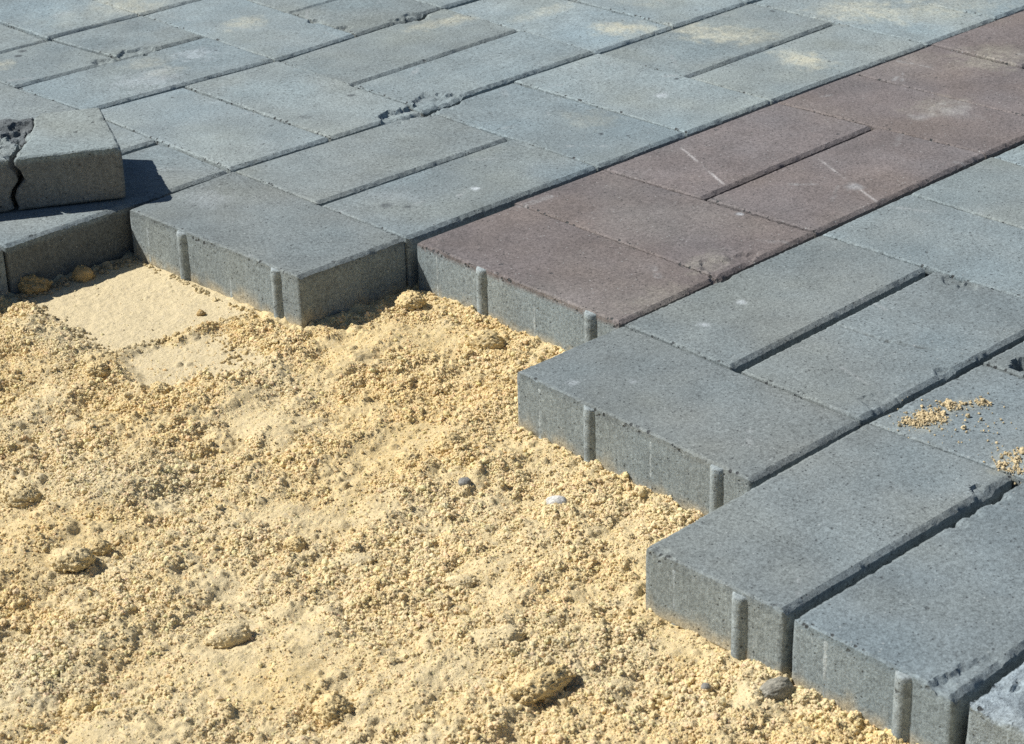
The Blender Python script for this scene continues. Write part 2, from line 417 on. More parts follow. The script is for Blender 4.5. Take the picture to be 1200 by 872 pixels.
def make_paver(name, quad, base, mat, res=0.0022, z0=0.0, tilt=(0, 0), chips=(), parent=None, seed=0, red=None,
               chamfer=(0.0012, 0.0033), rough=0.0, stains=True, corner_r=0.0022, holes=(), thick=T, side_base=None, jag=None, crack=None):
    """quad: four plan corners, in order around; a pressed concrete paver with chamfered, worn upper edge"""
    q = np.asarray(quad, float)
    la = .5 * (np.linalg.norm(q[1] - q[0]) + np.linalg.norm(q[2] - q[3]))
    lb = .5 * (np.linalg.norm(q[3] - q[0]) + np.linalg.norm(q[2] - q[1]))
    cu, cv = chamfer
    sa = edge_lines(la, res, (0, cu * .5, cu, cu + .0005, cu + .0016, cu + .0034)); sb = edge_lines(lb, res, (0, cv * .5, cv, cv + .0004, cv + .0014, cv + .0030))
    A, B = np.meshgrid(sa, sb, indexing='ij')
    na, nb = A.shape
    ax, bx = (A * la).ravel(), (B * lb).ravel()
    # rounded plan corners
    cx = np.where(ax < la / 2, corner_r, la - corner_r); cy = np.where(bx < lb / 2, corner_r, lb - corner_r)
    inx = (np.minimum(ax, la - ax) < corner_r) & (np.minimum(bx, lb - bx) < corner_r)
    dx, dy = ax - cx, bx - cy
    cheb = np.maximum(np.abs(dx), np.abs(dy)); rr = np.hypot(dx, dy) + 1e-12
    ax = np.where(inx, cx + dx / rr * cheb, ax); bx = np.where(inx, cy + dy / rr * cheb, bx)
    a, b = ax / la, bx / lb
    P = (np.outer((1 - a) * (1 - b), q[0]) + np.outer(a * (1 - b), q[1]) + np.outer(a * b, q[2]) + np.outer((1 - a) * b, q[3]))
    X, Y = P[:, 0], P[:, 1]
    if jag is not None:                       # broken sides wander; a moulded face stays straight
        w_ = np.ones_like(X)
        if 'a1' in jag: w_ = w_ * sstep(0, .012, la - ax)
        if 'b0' in jag: w_ = w_ * sstep(0, .008, bx)
        if 'b1' in jag: w_ = w_ * sstep(0, .012, lb - bx)
        sx, sy = .0042 * fbm(X * 70, Y * 70, 141, 4, .6), .0042 * fbm(X * 70, Y * 70, 142, 4, .6)
        fd = (q[1] - q[0]) / np.linalg.norm(q[1] - q[0])
        wa = sstep(0, .012, la - ax) if 'a1' in jag else 1.0
        X = X + wa * fd[0] * sx - w_ * fd[1] * sy; Y = Y + wa * fd[1] * sx + w_ * fd[0] * sy
    d = np.minimum(np.minimum(ax, la - ax), np.minimum(bx, lb - bx))
    d = np.where(inx, corner_r - cheb, d)
    n1 = fbm(X * 260, Y * 260, 11 + seed, 3); n2 = fbm(X * 900, Y * 900, 13 + seed, 2); n3 = fbm(X * 45, Y * 45, 19 + seed, 3)
    da = np.minimum(ax, la - ax); db = np.minimum(bx, lb - bx)
    Z = -np.maximum(np.clip(1 - da / cu, 0, 1) * cu * .7, np.clip(1 - db / cv, 0, 1) * cv * .55)
    lip = np.maximum(np.clip(1 - da / (cu * 1.3), 0, 1), np.clip(1 - db / (cv * .9), 0, 1) ** 2)
    Z += lip * n1 * .0005 + lip * n2 * .0003
    Z -= lip * np.clip(n1 - .12, 0, 1) * .0040                      # crumbled places on the edge
    Z += n3 * .00025 + n2 * .00006
    if rough:
        Z += rough * (fbm(X * 60, Y * 60, 41 + seed, 3) + .25 * n1) - rough * .4
    nchip = fbm(X * 130, Y * 130, 17, 3)
    bite = np.zeros_like(Z)
    for (px, py, r, dep) in chips:
        dd = np.hypot(X - px, Y - py) / r + .55 * nchip
        bite = np.maximum(bite, dep * .7 * sstep(1.0, .74, dd) * (.85 + .5 * nchip))
    Z -= bite
    for (ga, gb) in GROOVE:
        ga = np.array(ga); gb = np.array(gb); ab = gb - ga
        t = np.clip(((X - ga[0]) * ab[0] + (Y - ga[1]) * ab[1]) / (ab @ ab), 0, 1)
        Z -= .0009 * sstep(.0020, .0005, np.hypot(X - ga[0] - t * ab[0], Y - ga[1] - t * ab[1]) + .0007 * n1)
    Z = np.maximum(Z, -thick * .6)
    ctr = q.mean(0)
    tz = z0 + tilt[0] * (X - ctr[0]) + tilt[1] * (Y - ctr[1])
    top = np.c_[X, Y, Z + tz]
    idx = np.arange(na * nb).reshape(na, nb)
    Q = np.stack([idx[:-1, :-1], idx[1:, :-1], idx[1:, 1:], idx[:-1, 1:]], -1).reshape(-1, 4)
    area = np.cross(q[1] - q[0], q[3] - q[0])
    if area < 0: Q = Q[:, ::-1]
    loop = np.concatenate([idx[:, 0], idx[-1, 1:], idx[-2::-1, -1], idx[0, -2:0:-1]])
    nl = len(loop)
    # moulded sides
    rings = [loop]; V = [top]; off = len(top)
    lp = top[loop]
    nrm = lp[:, :2] - ctr; nxt = np.roll(lp[:, :2], -1, 0) - np.roll(lp[:, :2], 1, 0)
    nr = np.c_[nxt[:, 1], -nxt[:, 0]]; nr /= np.linalg.norm(nr, axis=1)[:, None] + 1e-12
    if area < 0: nr = -nr
    s = np.arange(nl)
    zt = lp[:, 2]; zb = z0 - thick + tilt[0] * (lp[:, 0] - ctr[0]) + tilt[1] * (lp[:, 1] - ctr[1])
    for fz in (.045, .13, .26, .42, .58, .74, .88, .96, 1.0):
        w = fbm(s * .09, np.full(nl, fz * 9.), 51 + seed, 3) * .00022
        if rough: w = fbm(lp[:, 0] * 90 + lp[:, 1] * 70, np.full(nl, fz * 3.) + lp[:, 1] * 60, 59 + seed, 4) * rough * .55
        o = (.00035 if fz < 1 else -.0006) * (1 if fz > .1 else .6) + w
        ring = np.c_[lp[:, :2] + nr * o[:, None] if np.ndim(o) else lp[:, :2] + nr * o, zt * (1 - fz) + zb * fz]
        if crack is not None:
            near = sstep(.016, .004, ax[loop] if crack == 'a0' else la - ax[loop])
            sh = (.0045 * vn(np.array(fz * 4.3), np.array(2.0), 6) + .002 * vn(np.array(fz * 13.), np.array(5.0), 8)) * min(1, fz * 5)
            ring[:, :2] += near[:, None] * float(sh) * ((q[1] - q[0]) / la)
        V.append(ring); rings.append(np.arange(off, off + nl)); off += nl
    SQ = []
    for r0, r1 in zip(rings[:-1], rings[1:]):
        SQ.append(np.stack([r0, r1, np.roll(r1, -1), np.roll(r0, -1)], -1))
    SQ = np.concatenate(SQ)
    if area < 0: SQ = SQ[:, ::-1]
    V.append(np.array([[ctr[0], ctr[1], z0 - thick]])); cidx = off
    last = rings[-1]
    Tt = np.stack([np.roll(last, -1), last, np.full(nl, cidx)], -1)
    if area < 0: Tt = Tt[:, ::-1]
    V = np.concatenate(V)
    # colour
    col_ = paver_tint(V[:, 0], V[:, 1], base, seed, stains)
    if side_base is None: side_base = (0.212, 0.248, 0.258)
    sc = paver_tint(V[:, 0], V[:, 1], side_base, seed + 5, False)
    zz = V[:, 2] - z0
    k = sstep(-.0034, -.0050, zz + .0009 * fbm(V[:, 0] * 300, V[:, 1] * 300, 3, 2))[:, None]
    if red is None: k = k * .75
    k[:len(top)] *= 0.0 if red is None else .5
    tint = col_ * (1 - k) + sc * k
    if side_base[1] > .2:
        stuck = sstep(-.0300, -.0400, zz + .007 * fbm(V[:, 0] * 110 + V[:, 2] * 60, V[:, 1] * 110 + V[:, 2] * 40, 88, 3)) * .55
        tint = tint * (1 - stuck[:, None]) + stuck[:, None] * np.array((0.48, 0.39, 0.23))
    if rough:
        tint[:len(top)] *= (1 + .25 * fbm(X * 150, Y * 150, 91, 3))[:, None]
    org = np.array([ctr[0], ctr[1], z0 - thick])
    wear = np.zeros(len(V)); wear[:len(top)] = sstep(.0030, .0016, da) * (1 - sstep(.0, .0022, .0022 - np.minimum(db, .0022)) * .5)
    wear[:len(top)] *= np.clip(.45 + 1.5 * fbm(X * 75, Y * 75, 61 + seed, 3), 0, 1)
    wear[len(top):len(top) + nl] = wear[loop]
    return mesh_object(name, V, *mixed(np.concatenate([Q, SQ]), Tt), tint, mat, parent, True, org, wear, math.radians(28))


# ------------------------------------------------------------------ pavement: bedding, joint dust, pavers
present = {}
KMIN, KMAX, BMAX = -5, 5, 5


def front_u(k):
    if k <= -1: return -4
    return {0: -1, 1: 0, 2: -1, 3: -2}.get(k, -2)


plan = []      # (u0,u1,v0,v1, red)
for k in range(KMIN, KMAX + 1):
    for b in range(-2, BMAX):
        for i in (0, 1):
            if (k + b) % 2 == 0: r = (2 * b, 2 * b + 2, 2 * k + i, 2 * k + i + 1)
            else: r = (2 * b + i, 2 * b + i + 1, 2 * k, 2 * k + 2)
            if r[0] < front_u(k): continue
            plan.append((*r, k == 1))


def footprint_rects():
    out = []
    for k in range(KMIN, KMAX + 1):
        out.append((front_u(k) * S, 2 * BMAX * S, -(2 * k + 2) * S, -2 * k * S))
    return out


# bedding sheet below the pavers, kept just inside the exposed edge
bv, bf = [], []
for (x0, x1, y0, y1) in footprint_rects():
    o = len(bv); x0 += .010
    bv += [(x0, y0, -.0425), (x1, y0, -.0425), (x1, y1, -.0425), (x0, y1, -.0425)]
    bf.append([o, o + 1, o + 2, o + 3])
pavement = mesh_object("pavement", bv, *quads(bf), np.tile((0.30, 0.25, 0.17), (len(bv), 1)), M_SAND)
tag(pavement, "grey concrete pavers laid in basket weave with one reddish band", kind="structure")

# gritty dust lying in the joints of the finished area
jv = []
nx, ny = 60, 90
xs = np.linspace(.235, 2 * BMAX * S - .02, nx); ys = np.linspace(-(KMAX * 2 + 2) * S + .02, -KMIN * 2 * S - .02, ny)
JX, JY = np.meshgrid(xs, ys, indexing='ij')
JZ = -.0085 + .0015 * vn(JX * 60, JY * 60, 4)
idx = np.arange(nx * ny).reshape(nx, ny)
jq = np.stack([idx[:-1, :-1], idx[1:, :-1], idx[1:, 1:], idx[:-1, 1:]], -1).reshape(-1, 4)
joint = mesh_object("joint_dust", np.c_[JX.ravel(), JY.ravel(), JZ.ravel()], *quads(jq),
                    np.tile((0.16, 0.15, 0.125), (nx * ny, 1)), M_SAND, pavement)
joint["kind"] = "stuff"

GAP_U, GAP_V = 0.0011, 0.0018
EXTRA = {(0, 1, 2, 4): (0.001, 0, .0045, 0), (0, 2, 4, 5): (0, 0, 0, .0022), (0, 2, 5, 6): (0, 0, .0006, .001),
         (-2, 0, 6, 7): (0, 0, 0, .0012), (-2, 0, 7, 8): (0, 0, .0006, .002), (-2, 0, -1, 0): (0, 0, 0, .0006)}


def shrink(u0, u1, v0, v1, ex=(0, 0, 0, 0)):
    p = [node(u0, v0), node(u1, v0), node(u1, v1), node(u0, v1)]
    if (u1 - u0) == 2: pass
    q = [np.array(x, float) for x in p]
    du0, du1, dv0, dv1 = GAP_U + ex[0], GAP_U + ex[1], GAP_V + ex[2], GAP_V + ex[3]
    q[0] += (du0, -dv0); q[3] += (du0, dv1)
    q[1] += (-du1, -dv0); q[2] += (-du1, dv1)
    return q


RIB_V = []


def rib_mesh(name, p, dirn, ztop, parent, r=0.0050, out=0.0042, tint=(0.245, 0.283, 0.292)):
    """half-round spacer nib cast on a side face; p plan point on the face, dirn outward"""
    dirn = np.array(dirn, float); tn = np.array((-dirn[1], dirn[0]))
    ang = np.linspace(0, math.pi, 11)
    V, rows = [], []
    prof = [(-.0395, 1.0)] + [(z, 1.0) for z in np.linspace(-.034, ztop - .004, 8)] + [(ztop - .0012, .97), (ztop - .0004, .85), (ztop, .55)]
    for j, (z, sc) in enumerate(prof):
        row = []
        for a in ang:
            w = 1 + .06 * math.sin(j * 2.3 + p[0] * 900)
            pt = p + tn * math.cos(a) * r * (0.6 + .4 * sc) + dirn * ((1 - math.cos(a) ** 2) * out * sc * w - .0005)
            row.append(len(V)); V.append((pt[0], pt[1], z))
        rows.append(row)
    Q = []
    for r0, r1 in zip(rows[:-1], rows[1:]):
        for i in range(len(r0) - 1): Q.append([r0[i], r1[i], r1[i + 1], r0[i + 1]])
    Tt = [[rows[-1][0], rows[-1][i + 1], rows[-1][i]] for i in range(1, len(ang) - 1)]
    V = np.array(V)
    tint = np.array(tint) * (1 + .2 * vn(V[:, 2] * 300, V[:, 0] * 50, 7))[:, None]
    ob = mesh_object(name, V, *mixed(Q, Tt), tint, M_GREY, parent, True, np.array((p[0], p[1], -.04)))
    return ob


def place_paver(r, red, split=None):
    u0, u1, v0, v1 = r
    uc, vc = (u0 + u1) / 2, (v0 + v1) / 2
    h = [float(hash2(np.array(int(uc * 2) + 50), np.array(int(vc * 2) + 50), s)) for s in (1, 2, 3, 4, 5)]
    dist = (uc + 9.2) * .65 + (vc + 12.7 - 12.7) * 0
    inview = (-4 <= u0 <= 8) and (-5 <= v0 <= 9)
    res = .0021 if (u1 <= 4 and v0 >= -2) else .0030
    if red and u1 <= 6: res = .0016
    if any(u0 * S - .02 < c[0] < u1 * S + .02 and -v1 * S - .02 < c[1] < -v0 * S + .02 for c in CHIPS): res = min(res, .0015)
    if r == (0, 2, 5, 6): res = .0012
    if not inview: res = .010
    quad = shrink(u0, u1, v0, v1, EXTRA.get(r, (0, 0, 0, 0)))
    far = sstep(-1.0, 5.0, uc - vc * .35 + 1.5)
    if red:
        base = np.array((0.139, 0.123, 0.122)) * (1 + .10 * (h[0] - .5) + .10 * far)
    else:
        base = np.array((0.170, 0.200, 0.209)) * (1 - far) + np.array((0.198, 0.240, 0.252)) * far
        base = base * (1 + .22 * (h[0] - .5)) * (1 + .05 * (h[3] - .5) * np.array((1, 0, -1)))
    z0 = (h[1] - .5) * .0016
    tilt = ((h[2] - .5) * .012, (h[3] - .5) * .012)
    seed = int(h[4] * 900)
    qa = np.array(quad)
    lo, hi = qa.min(0) - .02, qa.max(0) + .02
    ch = [c for c in CHIPS if lo[0] < c[0] < hi[0] and lo[1] < c[1] < hi[1]]
    rough = 0.0
    mat = M_RED if red else M_GREY
    obs = []
    pieces = [quad]
    if split is not None:
        ax, t, sk = split
        q = quad
        if ax == 'u':
            a0, a1 = q[0] * (1 - t) + q[1] * t, q[3] * (1 - t - sk) + q[2] * (t + sk)
            g = np.array((.0012, 0)); pieces = [[q[0], a0 - g, a1 - g, q[3]], [a0 + g, q[1], q[2], a1 + g]]
        else:
            a0, a1 = q[0] * (1 - t) + q[3] * t, q[1] * (1 - t - sk) + q[2] * (t + sk)
            g = np.array((0, .0012)); pieces = [[q[0], q[1], a1 + g, a0 + g], [a0 - g, a1 - g, q[2], q[3]]]
    for j, pq in enumerate(pieces):
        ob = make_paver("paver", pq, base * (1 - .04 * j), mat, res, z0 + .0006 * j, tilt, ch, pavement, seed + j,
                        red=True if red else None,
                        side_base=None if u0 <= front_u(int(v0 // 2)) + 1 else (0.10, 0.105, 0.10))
        obs.append(ob)
    return obs[0], quad


BROKEN = (-2, -1, 8, 10)
SPLIT = {(0, 2, -4, -3): ('u', .50, .04), (3, 4, -4, -2): ('v', .5, .02)}
for p in plan:
    r, red = p[:4], p[4]
    if r == BROKEN: continue
    ob, quad = place_paver(r, red, SPLIT.get(r))
    if red: ob["label"] = "reddish brown faced paver of the coloured band"
    # spacer nibs and mould streaks on the exposed faces
    k = r[2] // 2
    if r[0] == front_u(k) and 0 <= k <= 4:
        a, d = quad[0], quad[3]
        fr = (.335, .862) if (r[3] - r[2]) == 2 else (.70,)
        st = (.11, .60) if (r[3] - r[2]) == 2 else (.22,)
        for f in fr:
            jf = f + (hash2(np.array(r[0] + 40), np.array(int(r[2] * 10 + f * 10)), 5) - .5) * .018
            jr = .0052 + .0010 * float(hash2(np.array(r[0] + 40), np.array(int(r[2] * 10 + f * 10)), 6))
            rib_mesh("spacer_nib", a * (1 - jf) + d * jf, (-1, 0), -.0017, ob, r=jr, out=jr * .80)
        for f in st:
            rib_mesh("mould_ridge", a * (1 - f) + d * f, (-1, 0), -.0046, ob, r=.0032, out=.0009, tint=(0.30, 0.34, 0.35))

# paver with its face broken away, at the lower right end of the laid edge
qb = shrink(*BROKEN, (0.002, 0, 0.001, 0))
bchips = [(-.19, -.840, .024, .004), (-.165, -.86, .03, .004), (-.20, -.87, .03, .004), (-.17, -.90, .04, .004)]
ob = make_paver("paver", qb, (0.26, 0.31, 0.34), M_BROKEN, .0014, .0, (0, 0), bchips, pavement, 77, rough=.0026)
ob["label"] = "paver with its top face broken away"

# ------------------------------------------------------------------ sand in front of the laid edge
ca_, sa_ = 0.7151649, 0.6985067            # sheet axes: a across, b away


def axis(lo, hi, step, far_lo, far_hi):
    dense = np.arange(lo, hi, step)
    out_l, x, s = [], lo, step
    while x > far_lo:
        s *= 1.35; x -= s; out_l.append(x)
    out_h, x, s = [], dense[-1], step
    while x < far_hi:
        s *= 1.35; x += s; out_h.append(x)
    return np.concatenate([out_l[::-1], dense, out_h])


GA = axis(-.185, .440, .00082, -3.0, 1.6)
GB = axis(-.735, -.085, .00105, -3.0, .35)
AA, BB = np.meshgrid(GA, GB, indexing='ij')
SX = ca_ * AA + sa_ * BB
SY = -sa_ * AA + ca_ * BB


def quad_inside(X, Y, q):
    """signed distance-like measure: positive inside a convex quad"""
    q = np.asarray(q); d = np.full(X.shape, 1e9)
    ar = sum(q[i][0] * q[(i + 1) % 4][1] - q[(i + 1) % 4][0] * q[i][1] for i in range(4))
    sg = 1 if ar > 0 else -1
    for i in range(4):
        a, b = q[i], q[(i + 1) % 4]
        e = b - a; e = e / np.linalg.norm(e)
        d = np.minimum(d, sg * (e[0] * (Y - a[1]) - e[1] * (X - a[0])))
    return d


IMPRINT = np.array([(-0.2079, 0.004), (-0.090, 0.004), (-0.096, -0.154), (-0.2162, -0.1354)])
IMPRINT2 = np.array([(-0.2150, -0.1345), (-0.1240, -0.1510), (-0.1420, -0.2250), (-0.2340, -0.2050)])

macro = -.0388 + .0030 * fbm(SX * 9, SY * 9, 21, 3) + .0034 * fbm(SX * 28, SY * 28, 22, 3)
# raked streaks, running roughly across the picture's diagonal
along = SX * .96 + SY * .27; across = SX * -.27 + SY * .96
macro += .0050 * fbm(across * 22, along * 5, 23, 3) + .0022 * fbm(across * 65, along * 10, 20, 3)
near_edge = np.full(SX.shape, 1e9)
for (x0, x1, y0, y1) in footprint_rects():
    ddx = np.maximum(np.maximum(x0 - SX, SX - x1), 0); ddy = np.maximum(np.maximum(y0 - SY, SY - y1), 0)
    near_edge = np.minimum(near_edge, np.hypot(ddx, ddy))
lev = sstep(.0, .05, near_edge)
macro = macro * lev + (-.0392 + .0012 * fbm(SX * 30, SY * 30, 29, 3)) * (1 - lev)
# heap in the corner left of the imprint
hp = np.exp(-(((SX + .232) / .035) ** 2 + ((SY + .085) / .06) ** 2))
macro += .0075 * hp
hp2 = np.exp(-(((SX + .012) / .03) ** 2 + ((SY + .245) / .04) ** 2))
macro += .0022 * hp2
macro -= .004 * np.exp(-(((SX + .215) / .010) ** 2 + ((SY + .100) / .012) ** 2))
im = quad_inside(SX, SY, IMPRINT) + .0055 * fbm(SX * 45, SY * 45, 24, 4)
im2 = quad_inside(SX, SY, IMPRINT2) + .008 * fbm(SX * 50, SY * 50, 25, 4)
wim = sstep(-.002, .005, im); wim2 = sstep(-.004, .012, im2)
smooth_mask = np.maximum(wim, wim2 * .93)
flat = -.0392 + .0006 * fbm(SX * 40, SY * 40, 26, 3)
flat2 = -.0408 + .0008 * fbm(SX * 40, SY * 40, 27, 3)
macro = macro * (1 - wim2) + flat2 * wim2
macro = macro * (1 - wim) + flat * wim
patch = fbm(SX * 15, SY * 15, 28, 4)                     # where the sand lies smoother
rough_amt = np.clip(.82 + 1.25 * patch, .20, 1.0) * (1 - .97 * smooth_mask)
H = macro + rough_amt * (.0050 * fbm(SX * 85, SY * 85, 33, 4) + .0006 * vn(SX * 520, SY * 520, 34)) + .00022 * vn(SX * 700, SY * 700, 35) + smooth_mask * .0005 * fbm(SX * 160, SY * 160, 37, 3)

# crumbs pressed into the surface as half-round bumps
ia0, ia1 = np.searchsorted(GA, -.185), np.searchsorted(GA, .439)
ib0, ib1 = np.searchsorted(GB, -.735), np.searchsorted(GB, -.086)
BUMP = np.zeros_like(H)
BN = vn(SX * 420, SY * 420, 36)
nst = 46000
ra = rng.uniform(-.183, .437, nst); rb = rng.uniform(-.733, -.088, nst)
rad = np.clip(.00085 * np.exp(rng.normal(0, .50, nst)), .0006, .0042)
big = rng.uniform(0, 1, nst) < .07
rad = np.where(big, rng.uniform(.0025, .0060, nst), rad)
el = rng.uniform(.65, 1.0, nst); th = rng.uniform(0, math.pi, nst); hk = np.where(big, rng.uniform(.22, .45, nst), rng.uniform(.45, 1.0, nst)); pk = rng.uniform(0, 1, nst)
for i in range(nst):
    r = rad[i]
    a0 = max(ia0, int(np.searchsorted(GA, ra[i] - r))); a1 = min(ia1, int(np.searchsorted(GA, ra[i] + r)))
    b0 = max(ib0, int(np.searchsorted(GB, rb[i] - r))); b1 = min(ib1, int(np.searchsorted(GB, rb[i] + r)))
    if a1 <= a0 or b1 <= b0: continue
    ro = rough_amt[a0, b0]
    if pk[i] > ro * 1.1 or (big[i] and ro < .3): continue
    da = GA[a0:a1, None] - ra[i]; db = GB[None, b0:b1] - rb[i]
    c_, s_ = math.cos(th[i]), math.sin(th[i])
    e2 = ((da * c_ + db * s_) / r) ** 2 + ((-da * s_ + db * c_) / (r * el[i])) ** 2
    hh = np.sqrt(np.clip(1 - e2 * (1 + .5 * BN[a0:a1, b0:b1]), 0, 1)) * r * hk[i] * 1.15
    np.maximum(BUMP[a0:a1, b0:b1], hh, out=BUMP[a0:a1, b0:b1])
H = H + BUMP
# slip below the pavers
ins = np.full(SX.shape, -1e9)
for (x0, x1, y0, y1) in footprint_rects():
    ins = np.maximum(ins, np.minimum(np.minimum(SX - x0, x1 - SX), np.minimum(SY - y0, y1 - SY)))
H = np.where(ins > .008, np.minimum(H, -.0440), H)
H = np.maximum(H, -.058)


def sand_color(X, Y, seed=0):
    t = fbm(X * 14, Y * 14, 61, 4); t2 = fbm(X * 60, Y * 60, 62, 3)
    warm = np.array((0.610, 0.480, 0.252)); pale = np.array((0.612, 0.515, 0.318)); grey = np.array((0.565, 0.490, 0.318))
    k = np.clip(.5 + .75 * t + .3 * t2, 0, 1)[..., None]
    c = warm * (1 - k) + pale * k
    gk = np.clip(sstep(.18, .55, fbm(X * 11 + 3, Y * 11, 63, 4)) * .6, 0, 1)[..., None]
    return c * (1 - gk) + grey * gk


na, nb = SX.shape
sc = sand_color(SX.ravel(), SY.ravel())
sm = smooth_mask.ravel()[:, None]
sc = sc * (1 - sm) + np.array((0.590, 0.500, 0.318)) * sm
idx = np.arange(na * nb).reshape(na, nb)
sq = np.stack([idx[:-1, :-1], idx[1:, :-1], idx[1:, 1:], idx[:-1, 1:]], -1).reshape(-1, 4)
sand = mesh_object("sand_bed", np.c_[SX.ravel(), SY.ravel(), H.ravel()], *quads(sq), sc, M_SAND)
tag(sand, "loose yellow sand spread out in front of the laid pavers", kind="structure")


def ground_z(x, y):
    a = ca_ * x - sa_ * y; b = sa_ * x + ca_ * y
    i = int(np.clip(np.searchsorted(GA, a), 1, len(GA) - 1)); j = int(np.clip(np.searchsorted(GB, b), 1, len(GB) - 1))
    return float(H[i - 3:i + 3, j - 3:j + 3].mean())


# ------------------------------------------------------------------ crumbs, clods, stones
def ico(sub):
    t = (1 + 5 ** .5) / 2
    v = [(-1, t, 0), (1, t, 0), (-1, -t, 0), (1, -t, 0), (0, -1, t), (0, 1, t), (0, -1, -t), (0, 1, -t), (t, 0, -1), (t, 0, 1), (-t, 0, -1), (-t, 0, 1)]
    v = [np.array(p) / np.linalg.norm(p) for p in v]
    f = [(0, 11, 5), (0, 5, 1), (0, 1, 7), (0, 7, 10), (0, 10, 11), (1, 5, 9), (5, 11, 4), (11, 10, 2), (10, 7, 6), (7, 1, 8),
         (3, 9, 4), (3, 4, 2), (3, 2, 6), (3, 6, 8), (3, 8, 9), (4, 9, 5), (2, 4, 11), (6, 2, 10), (8, 6, 7), (9, 8, 1)]
    for _ in range(sub):
        cache = {}; nf = []

        def mid(a, b):
            k = (min(a, b), max(a, b))
            if k not in cache:
                p = v[a] + v[b]; v.append(p / np.linalg.norm(p)); cache[k] = len(v) - 1
            return cache[k]
        for a, b, c in f:
            ab, bc, ca = mid(a, b), mid(b, c), mid(c, a)
            nf += [(a, ab, ca), (b, bc, ab), (c, ca, bc), (ab, bc, ca)]
        f = nf
    return np.array(v), np.array(f)


ICO1, ICO1F = ico(1)
ICO4, ICO4F = ico(4)


def crumb_nodes():
    """one lumpy crumb set on every point, turned and sized by the point's own attributes"""
    ng = bpy.data.node_groups.new("crumb_scatter", 'GeometryNodeTree')
    ng.interface.new_socket("Geometry", in_out='INPUT', socket_type='NodeSocketGeometry')
    ng.interface.new_socket("Geometry", in_out='OUTPUT', socket_type='NodeSocketGeometry')
    N, L = ng.nodes, ng.links
    gi, go = N.new("NodeGroupInput"), N.new("NodeGroupOutput")
    sph = N.new("GeometryNodeMeshIcoSphere"); sph.inputs["Radius"].default_value = 1.0; sph.inputs["Subdivisions"].default_value = 2
    nz = N.new("ShaderNodeTexNoise"); nz.inputs["Scale"].default_value = 1.7; nz.inputs["Detail"].default_value = 2.0
    nrm = N.new("GeometryNodeInputNormal")
    sub = N.new("ShaderNodeMath"); sub.operation = 'SUBTRACT'; L.new(nz.outputs[0], sub.inputs[0]); sub.inputs[1].default_value = .5
    mul = N.new("ShaderNodeMath"); mul.operation = 'MULTIPLY'; L.new(sub.outputs[0], mul.inputs[0]); mul.inputs[1].default_value = 2.1
    sc_ = N.new("ShaderNodeVectorMath"); sc_.operation = 'SCALE'; L.new(nrm.outputs[0], sc_.inputs[0]); L.new(mul.outputs[0], sc_.inputs["Scale"])
    sp = N.new("GeometryNodeSetPosition"); L.new(sph.outputs["Mesh"], sp.inputs["Geometry"]); L.new(sc_.outputs[0], sp.inputs["Offset"])
    sh = N.new("GeometryNodeSetShadeSmooth"); L.new(sp.outputs[0], sh.inputs[0]); sh.inputs["Shade Smooth"].default_value = False
    sm = N.new("GeometryNodeSetMaterial"); sm.inputs["Material"].default_value = M_CRUMB; L.new(sh.outputs[0], sm.inputs[0])

    def named(name, typ):
        n = N.new("GeometryNodeInputNamedAttribute"); n.data_type = typ; n.inputs[0].default_value = name
        return n.outputs[0]
    iop = N.new("GeometryNodeInstanceOnPoints")
    L.new(gi.outputs[0], iop.inputs["Points"]); L.new(sm.outputs[0], iop.inputs["Instance"])
    e2r = N.new("FunctionNodeEulerToRotation"); L.new(named("turn", 'FLOAT_VECTOR'), e2r.inputs[0])
    L.new(e2r.outputs[0], iop.inputs["Rotation"]); L.new(named("size", 'FLOAT_VECTOR'), iop.inputs["Scale"])
    L.new(iop.outputs[0], go.inputs[0])
    return ng


M_CRUMB = sandy("sand_crumb", bump=0.00012, instanced=True)
CRUMB_NODES = crumb_nodes()


def crumbs_mesh(name, pts, radii, colors, mat, flat_k=.8):
    pts = np.asarray(pts, np.float32); n = len(pts)
    me = bpy.data.meshes.new(name)
    me.vertices.add(n); me.vertices.foreach_set("co", pts.ravel())
    at = me.attributes.new("turn", 'FLOAT_VECTOR', 'POINT'); at.data.foreach_set("vector", rng.uniform(0, 6.28, n * 3).astype(np.float32))
    sz = rng.uniform(.75, 1.25, (n, 3)) * np.asarray(radii)[:, None]
    at = me.attributes.new("size", 'FLOAT_VECTOR', 'POINT'); at.data.foreach_set("vector", sz.astype(np.float32).ravel())
    rgba = np.ones((n, 4), np.float32); rgba[:, :3] = colors
    at = me.attributes.new("tint", 'FLOAT_COLOR', 'POINT'); at.data.foreach_set("color", rgba.ravel())
    me.materials.append(M_CRUMB)
    ob = bpy.data.objects.new(name, me); col.objects.link(ob)
    md = ob.modifiers.new("scatter", 'NODES'); md.node_group = CRUMB_NODES
    return ob


GRAINS = []          # crumbs clinging to clods: x, y, z, radius, colour


